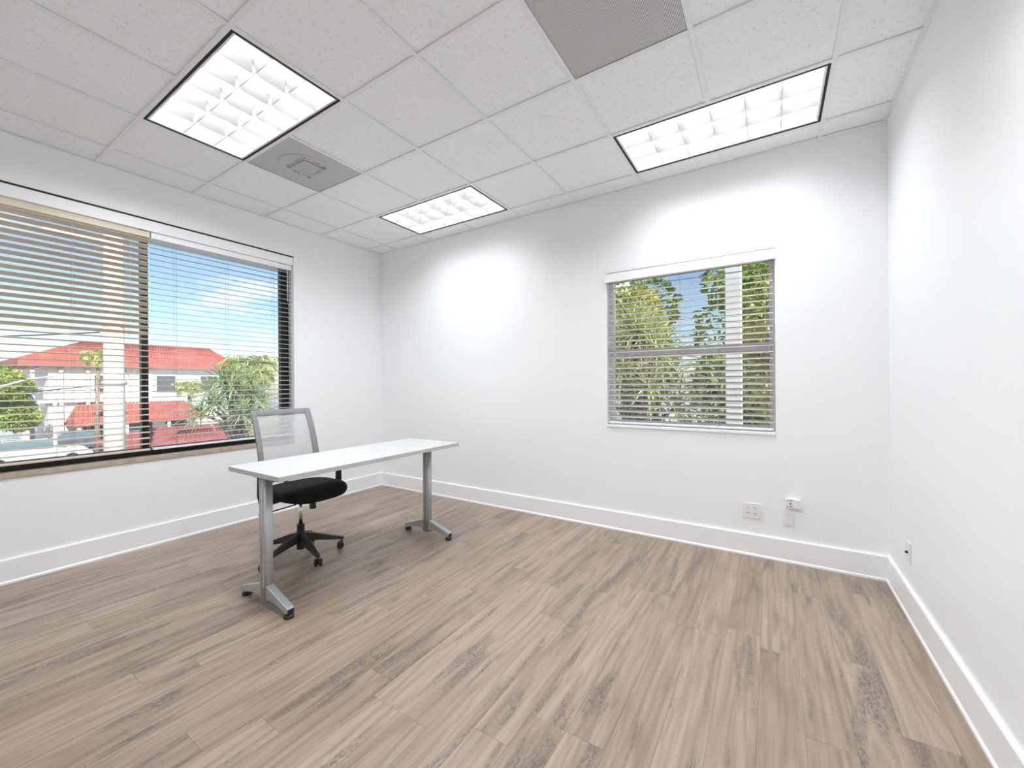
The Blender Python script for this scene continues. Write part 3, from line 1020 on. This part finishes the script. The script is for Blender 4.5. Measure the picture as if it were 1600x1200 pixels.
# utility pole, wires, street lamp
t = thing('utility_pole', 'thick white concrete utility pole outside the wide window', 'pole', (-9.32, -0.41, GZ))
MB().tube([(0, 0, 0), (0, 0, 12)], [0.22, 0.16], 16).build('shaft', m_concrete, t)
for z in (4.6, 6.05):
    MB().lathe([(0.19, -0.05), (0.235, -0.05), (0.235, 0.05), (0.19, 0.05)], 16, (0, 0, z)).build('band', m_rail, t)
t2 = thing('street_lamp', 'grey street lamp head on a slanting arm beside the pole', 'street lamp', (-14.6, -0.9, GZ))
MB().tube([(0, 0.35, 0), (0, 0.35, 4.9)], 0.05, 10).build('post', m_rail, t2)
MB().tube([(0, 0.35, 4.85), (0.0, -0.2, 4.75), (0.0, -0.8, 4.5)], 0.03, 8).build('arm', m_rail, t2)
lh = MB()
lh.loops([[(0.10 * k * math.cos(a), -0.72 - l_, 4.5 + 0.06 * k * math.sin(a)) for a in [2 * math.pi * q / 12 for q in range(12)]]
          for l_, k in ((-0.05, 0.3), (0.05, 0.8), (0.25, 1.0), (0.45, 0.8), (0.52, 0.3))])
lh.build('lamp_head', m_rail, t2)


def wire(label, a, b, sag, r=0.012):
    a, b = Vector(a), Vector(b)
    pts = []
    for k in range(15):
        f = k / 14
        p = a.lerp(b, f); p.z -= sag * 4 * f * (1 - f)
        pts.append(p)
    tag(MB().tube(pts, r, 5).build('power_line', mat('wire', (0.03, 0.03, 0.035), 0.7)), label, 'power line')


wire('sagging black power line hitched high on the white pole', (-9.32, -0.66, 2.62), (-16, -14, 2.7), 0.5, 0.016)
wire('lower black power line slanting away from the white pole', (-9.32, -0.66, 1.35), (-22, -12, 0.6), 0.3)
wire('thin black power line running from the pole toward the white building', (-9.58, -0.2, 1.9), (-39.4, 8.0, 2.6), 0.6, 0.01)

# cars
m_tyre = mat('tyre', (0.02, 0.02, 0.02), 0.8)
m_cglass = mat('car_glass', (0.10, 0.16, 0.18), 0.08)


def car(label, loc, rz, col):
    t = thing('car', label, 'car', loc, rz, 'cars parked outside')
    paint = mat('car_paint', col, 0.25)
    side = [(-2.2, 0.35), (-2.2, 0.75), (-2.0, 0.95), (-1.2, 1.0), (1.0, 0.98), (1.95, 0.82), (2.2, 0.62), (2.2, 0.35)]
    MB().prism(side, -0.88, 0.88, 'y').build('body', paint, t, bevel=0.06)
    MB().loops([[(-1.7, -0.8, 0.96), (1.15, -0.8, 0.96), (1.15, 0.8, 0.96), (-1.7, 0.8, 0.96)],
                [(-1.25, -0.66, 1.40), (0.45, -0.66, 1.40), (0.45, 0.66, 1.40), (-1.25, 0.66, 1.40)]], smooth=False).build('windows', m_cglass, t)
    MB().box(-1.28, 0.48, -0.68, 0.68, 1.39, 1.46).build('car_roof', paint, t, bevel=0.03)
    for x_ in (-1.4, 1.35):
        for y_ in (-0.82, 0.82):
            MB().tube([(x_, y_ - 0.1, 0.32), (x_, y_ + 0.1, 0.32)], 0.32, 16, smooth=False).build('wheel', m_tyre, t)


car('white parked car beside the leafy green tree', (-31.5, 1.4, GZ), R(84), (0.75, 0.76, 0.78))
car('pale blue parked car behind the white car', (-33.9, 0.6, GZ), R(86), (0.30, 0.42, 0.52))
car('dark grey parked car by the porch of the white building', (-36.2, 4.4, GZ), R(86), (0.10, 0.11, 0.13))


# plants
def leaf_mat(name, cols, rough=0.5, scale=3.0):
    m = mat(name, cols[0], rough)
    n, l, b = nodes(m)
    tc = n.new('ShaderNodeTexCoord')
    no = n.new('ShaderNodeTexNoise'); no.inputs['Scale'].default_value = scale; no.inputs['Detail'].default_value = 5
    no.inputs['Roughness'].default_value = 0.7
    rp = n.new('ShaderNodeValToRGB')
    e = rp.color_ramp.elements
    for i, c in enumerate(cols):
        p = 0.36 + 0.28 * i / (len(cols) - 1)
        el = e[i] if i < 2 else e.new(p)
        el.position = p; el.color = tuple(c) + (1,)
    l.new(tc.outputs['Object'], no.inputs['Vector']); l.new(no.outputs['Fac'], rp.inputs[0]); l.new(rp.outputs[0], b.inputs['Base Color'])
    tr = n.new('ShaderNodeBsdfTranslucent'); l.new(rp.outputs[0], tr.inputs['Color'])
    mx = n.new('ShaderNodeMixShader'); mx.inputs[0].default_value = 0.35
    out = n['Material Output']
    l.new(b.outputs[0], mx.inputs[1]); l.new(tr.outputs[0], mx.inputs[2]); l.new(mx.outputs[0], out.inputs['Surface'])
    return m


m_palm = leaf_mat('palm_leaf', [(0.13, 0.21, 0.07), (0.34, 0.45, 0.18), (0.62, 0.68, 0.40)], 0.4, 2.2)
m_palm_y = leaf_mat('palm_leaf_yellow', [(0.20, 0.27, 0.07), (0.52, 0.57, 0.20), (0.80, 0.78, 0.45)], 0.4, 3.0)
m_green = leaf_mat('tree_leaf', [(0.12, 0.22, 0.04), (0.36, 0.48, 0.08), (0.62, 0.70, 0.20)], 0.5, 1.0)
m_deep = leaf_mat('deep_leaf', [(0.07, 0.14, 0.04), (0.22, 0.34, 0.08), (0.50, 0.58, 0.16)], 0.5, 1.6)
m_gold = leaf_mat('gold_leaf', [(0.14, 0.20, 0.05), (0.52, 0.52, 0.12), (0.85, 0.74, 0.26)], 0.5, 2.2)
m_bark = noisy(mat('bark', (0.22, 0.17, 0.13), 0.9), 12, (0.16, 0.12, 0.09), (0.34, 0.27, 0.21), 0.5, 4, (1, 1, 0.3), dist=0.01)


def palm(label, loc, height, rad, nf, seed, mleaf, nl=26, up=0.9, width=0.05):
    rr = random.Random(seed)
    t = thing('palm_tree', label, 'palm tree', loc, 0)
    lean = (rr.uniform(-0.2, 0.2), rr.uniform(-0.2, 0.2))
    top = Vector((lean[0], lean[1], height))
    MB().tube([(0, 0, 0), (lean[0] * 0.3, lean[1] * 0.3, height * 0.5), top], [0.16, 0.11, 0.10], 10).build('trunk', m_bark, t)
    fol = MB()
    for k in range(nf):
        az = k * 2.39996 + rr.uniform(-0.2, 0.2)
        el = up * (1 - 1.7 * (k / nf)) + rr.uniform(-0.12, 0.12)
        d = Vector((math.cos(az), math.sin(az), 0))
        ln = rad * rr.uniform(0.85, 1.1)
        pts = []
        p = top.copy(); ang = el
        for s in range(9):
            pts.append(p.copy())
            p = p + (d * math.cos(ang) + Vector((0, 0, math.sin(ang)))) * (ln / 8)
            ang -= 0.16 + 0.05 * s * 0.5
        fol.tube(pts, [0.018 - 0.0018 * s for s in range(9)], 4)
        side = Vector((-d.y, d.x, 0))
        for q in range(nl):
            f = 0.12 + 0.88 * q / nl
            i = min(int(f * 8), 7)
            c = pts[i].lerp(pts[i + 1], f * 8 - i)
            tang = (pts[i + 1] - pts[i]).normalized()
            ll = rad * 0.42 * math.sin(min(1, f * 1.15 + 0.12) * math.pi) ** 0.6 + 0.05
            for sg in (-1, 1):
                dr_ = (side * sg + tang * 0.75 + Vector((0, 0, rr.uniform(-0.35, 0.15)))).normalized()
                wv = tang * width * 0.5
                mid = c + dr_ * ll * 0.55 + Vector((0, 0, 0.02))
                tip = c + dr_ * ll - Vector((0, 0, ll * 0.28))
                fol.add([c - wv * 0.5, c + wv * 0.5, mid + wv, mid - wv, tip], [(0, 1, 2, 3), (3, 2, 4)])
    o = link('fronds', fol.mesh('fronds', mleaf), t)
    o['kind'] = 'stuff'
    return t


def tree(label, loc, trunk_h, crown, n, seed, mleaf, size=0.12, name='tree', cat='tree', blobs=9, group=None):
    """crown = (rx, ry, rz) around the trunk top"""
    rr = random.Random(seed)
    t = thing(name, label, cat, loc, 0, group)
    tk = MB()
    tk.tube([(0, 0, 0), (0.05, 0.02, trunk_h * 0.5), (0, 0, trunk_h)], [0.14, 0.10, 0.07], 8)
    cl = []
    for k in range(blobs):
        a, e = rr.uniform(0, 6.28), rr.uniform(-0.7, 1.0)
        q = rr.uniform(0.35, 0.8)
        c = Vector((crown[0] * q * math.cos(a), crown[1] * q * math.sin(a), trunk_h + crown[2] * e * 0.75))
        cl.append((c, rr.uniform(0.4, 0.62)))
        tk.tube([(0, 0, trunk_h * 0.85), Vector((0, 0, trunk_h)).lerp(c, 0.5) + Vector((0, 0, 0.1)), c], [0.05, 0.03, 0.01], 6)
    tk.build('trunk', m_bark, t)
    fo = MB()
    for k in range(n):
        c, q = cl[k % blobs]
        v = Vector((rr.gauss(0, 1), rr.gauss(0, 1), rr.gauss(0, 1))).normalized() * rr.uniform(0.55, 1.0) ** 0.5
        p = c + Vector((v.x * crown[0] * q, v.y * crown[1] * q, v.z * crown[2] * q))
        d = (v + Vector((rr.uniform(-1, 1), rr.uniform(-1, 1), rr.uniform(-1.2, 0.4)))).normalized()
        s = d.cross(Vector((rr.uniform(-1, 1), rr.uniform(-1, 1), rr.uniform(-1, 1)))).normalized()
        z = size * rr.uniform(0.7, 1.35)
        nn = d.cross(s) * z * 0.12
        fo.add([p, p + d * z * 0.5 + s * z * 0.3 + nn, p + d * z, p + d * z * 0.5 - s * z * 0.3 + nn], [(0, 1, 2), (0, 2, 3)])
    o = link('foliage', fo.mesh('foliage', mleaf), t)
    o['kind'] = 'stuff'
    return t


def spiky(label, loc, height, heads, nb, blade, seed, mleaf, spread, width=0.045):
    """screw palm: several rosettes of long narrow blades on forking stems"""
    rr = random.Random(seed)
    t = thing('screw_palm', label, 'palm tree', loc, 0)
    tk = MB()
    tk.tube([(0, 0, 0), (0.04, 0, height * 0.6)], [0.15, 0.10], 8)
    fol = MB()
    for k in range(heads):
        a = k * 2.39996
        q = math.sqrt((k + 0.4) / heads)
        c = Vector((spread[0] * q * math.cos(a), spread[1] * q * math.sin(a), height + spread[2] * (1 - 1.9 * q * q) * rr.uniform(0.7, 1.1)))
        tk.tube([(0.04, 0, height * 0.58), Vector((0.04, 0, height * 0.75)).lerp(c, 0.5), c], [0.08, 0.06, 0.04], 6)
        for b in range(nb):
            az = b * 2.39996 + rr.uniform(-0.2, 0.2)
            el = 1.35 - 2.1 * (b / nb) + rr.uniform(-0.15, 0.15)
            d = Vector((math.cos(az) * math.cos(el), math.sin(az) * math.cos(el), math.sin(el)))
            sd = d.cross(Vector((0, 0, 1)))
            sd = (sd.normalized() if sd.length > 0.01 else Vector((1, 0, 0))) * width * 0.5
            ln = blade * rr.uniform(0.8, 1.15)
            droop = Vector((0, 0, -ln * 0.30 * rr.uniform(0.5, 1.3)))
            p1, p2, p3 = c + d * ln * 0.35, c + d * ln * 0.72 + droop * 0.25, c + d * ln + droop
            up = Vector((0, 0, 0.012))
            fol.add([c - sd * 0.7, c + sd * 0.7, p1 - sd, p1 - up, p1 + sd, p2 - sd * 0.8, p2 - up, p2 + sd * 0.8, p3],
                    [(0, 1, 3), (0, 3, 2), (1, 4, 3), (2, 3, 6, 5), (3, 4, 7, 6), (5, 6, 8), (6, 7, 8)])
    tk.build('trunk', m_bark, t)
    o = link('fronds', fol.mesh('fronds', mleaf), t)
    o['kind'] = 'stuff'
    return t


spiky('large bushy screw palm with long spiky leaves outside the wide window', (-11.4, 3.15, GZ), 4.1, 17, 46, 0.85, 1, m_palm, (1.05, 1.0, 1.0))
spiky('low yellow green screw palm in front of the large bushy one', (-8.6, 3.0, GZ), 2.75, 13, 44, 0.62, 2, m_palm_y, (0.75, 0.75, 0.5), 0.035)
palm('tall palm rising behind the large bushy screw palm', (-16.2, 5.9, GZ), 5.35, 1.6, 40, 3, m_palm_y, 30, 0.9, 0.05)
palm('small slender palm standing against the white building', (-24.8, 6.6, GZ), 4.6, 1.05, 24, 4, m_palm_y, 22, 0.7, 0.05)
palm('thin palm showing above the red roof edge beside the pole', (-33.4, 4.3, GZ), 6.6, 1.2, 22, 5, m_palm_y, 20, 0.7, 0.06)
tree('broad bright green tree beside the parked cars', (-37.2, 0.2, GZ), 3.5, (2.3, 2.3, 1.9), 16000, 11, m_green, 0.22, blobs=14)

# outside the small window
t = thing('porch_column', 'square white column standing outside the small window', 'column', (3.89, 2.55, GZ))
MB().box(-0.095, 0.095, -0.09, 0.09, 0, 6.6).build('shaft', m_concrete, t, bevel=0.01)
for z in (4.25, 5.0):
    MB().box(-0.1, 0.1, -0.1, -0.09, z, z + 0.012).build('strap', m_rail, t)
spiky('spiky screw palm with yellowish leaves outside the small window', (2.25, 4.1, GZ), 4.75, 14, 46, 0.80, 21, m_palm_y, (0.70, 0.6, 0.95), 0.04)
tree('leafy golden tree at the far side of the white column', (4.95, 4.0, GZ), 4.7, (1.15, 0.9, 1.75), 4200, 23, m_gold, 0.13, blobs=14)
tree('low deep green shrub behind the white column', (4.05, 6.2, GZ), 3.6, (1.05, 0.9, 1.3), 5000, 24, m_deep, 0.15, 'shrub', 'shrub', blobs=12)
tree('open branched tree with golden leaves behind the spiky screw palm', (0.85, 6.6, GZ), 5.6, (1.1, 0.9, 1.5), 4800, 26, m_gold, 0.14, blobs=12)
tree('tall green tree behind the low deep green shrub', (4.1, 9.6, GZ), 6.6, (1.5, 1.3, 2.0), 6500, 27, m_green, 0.17, blobs=12)
tree('low green tree behind the open branched golden tree', (0.1, 9.9, GZ), 5.6, (1.7, 1.3, 2.2), 7500, 28, m_deep, 0.18, blobs=12)
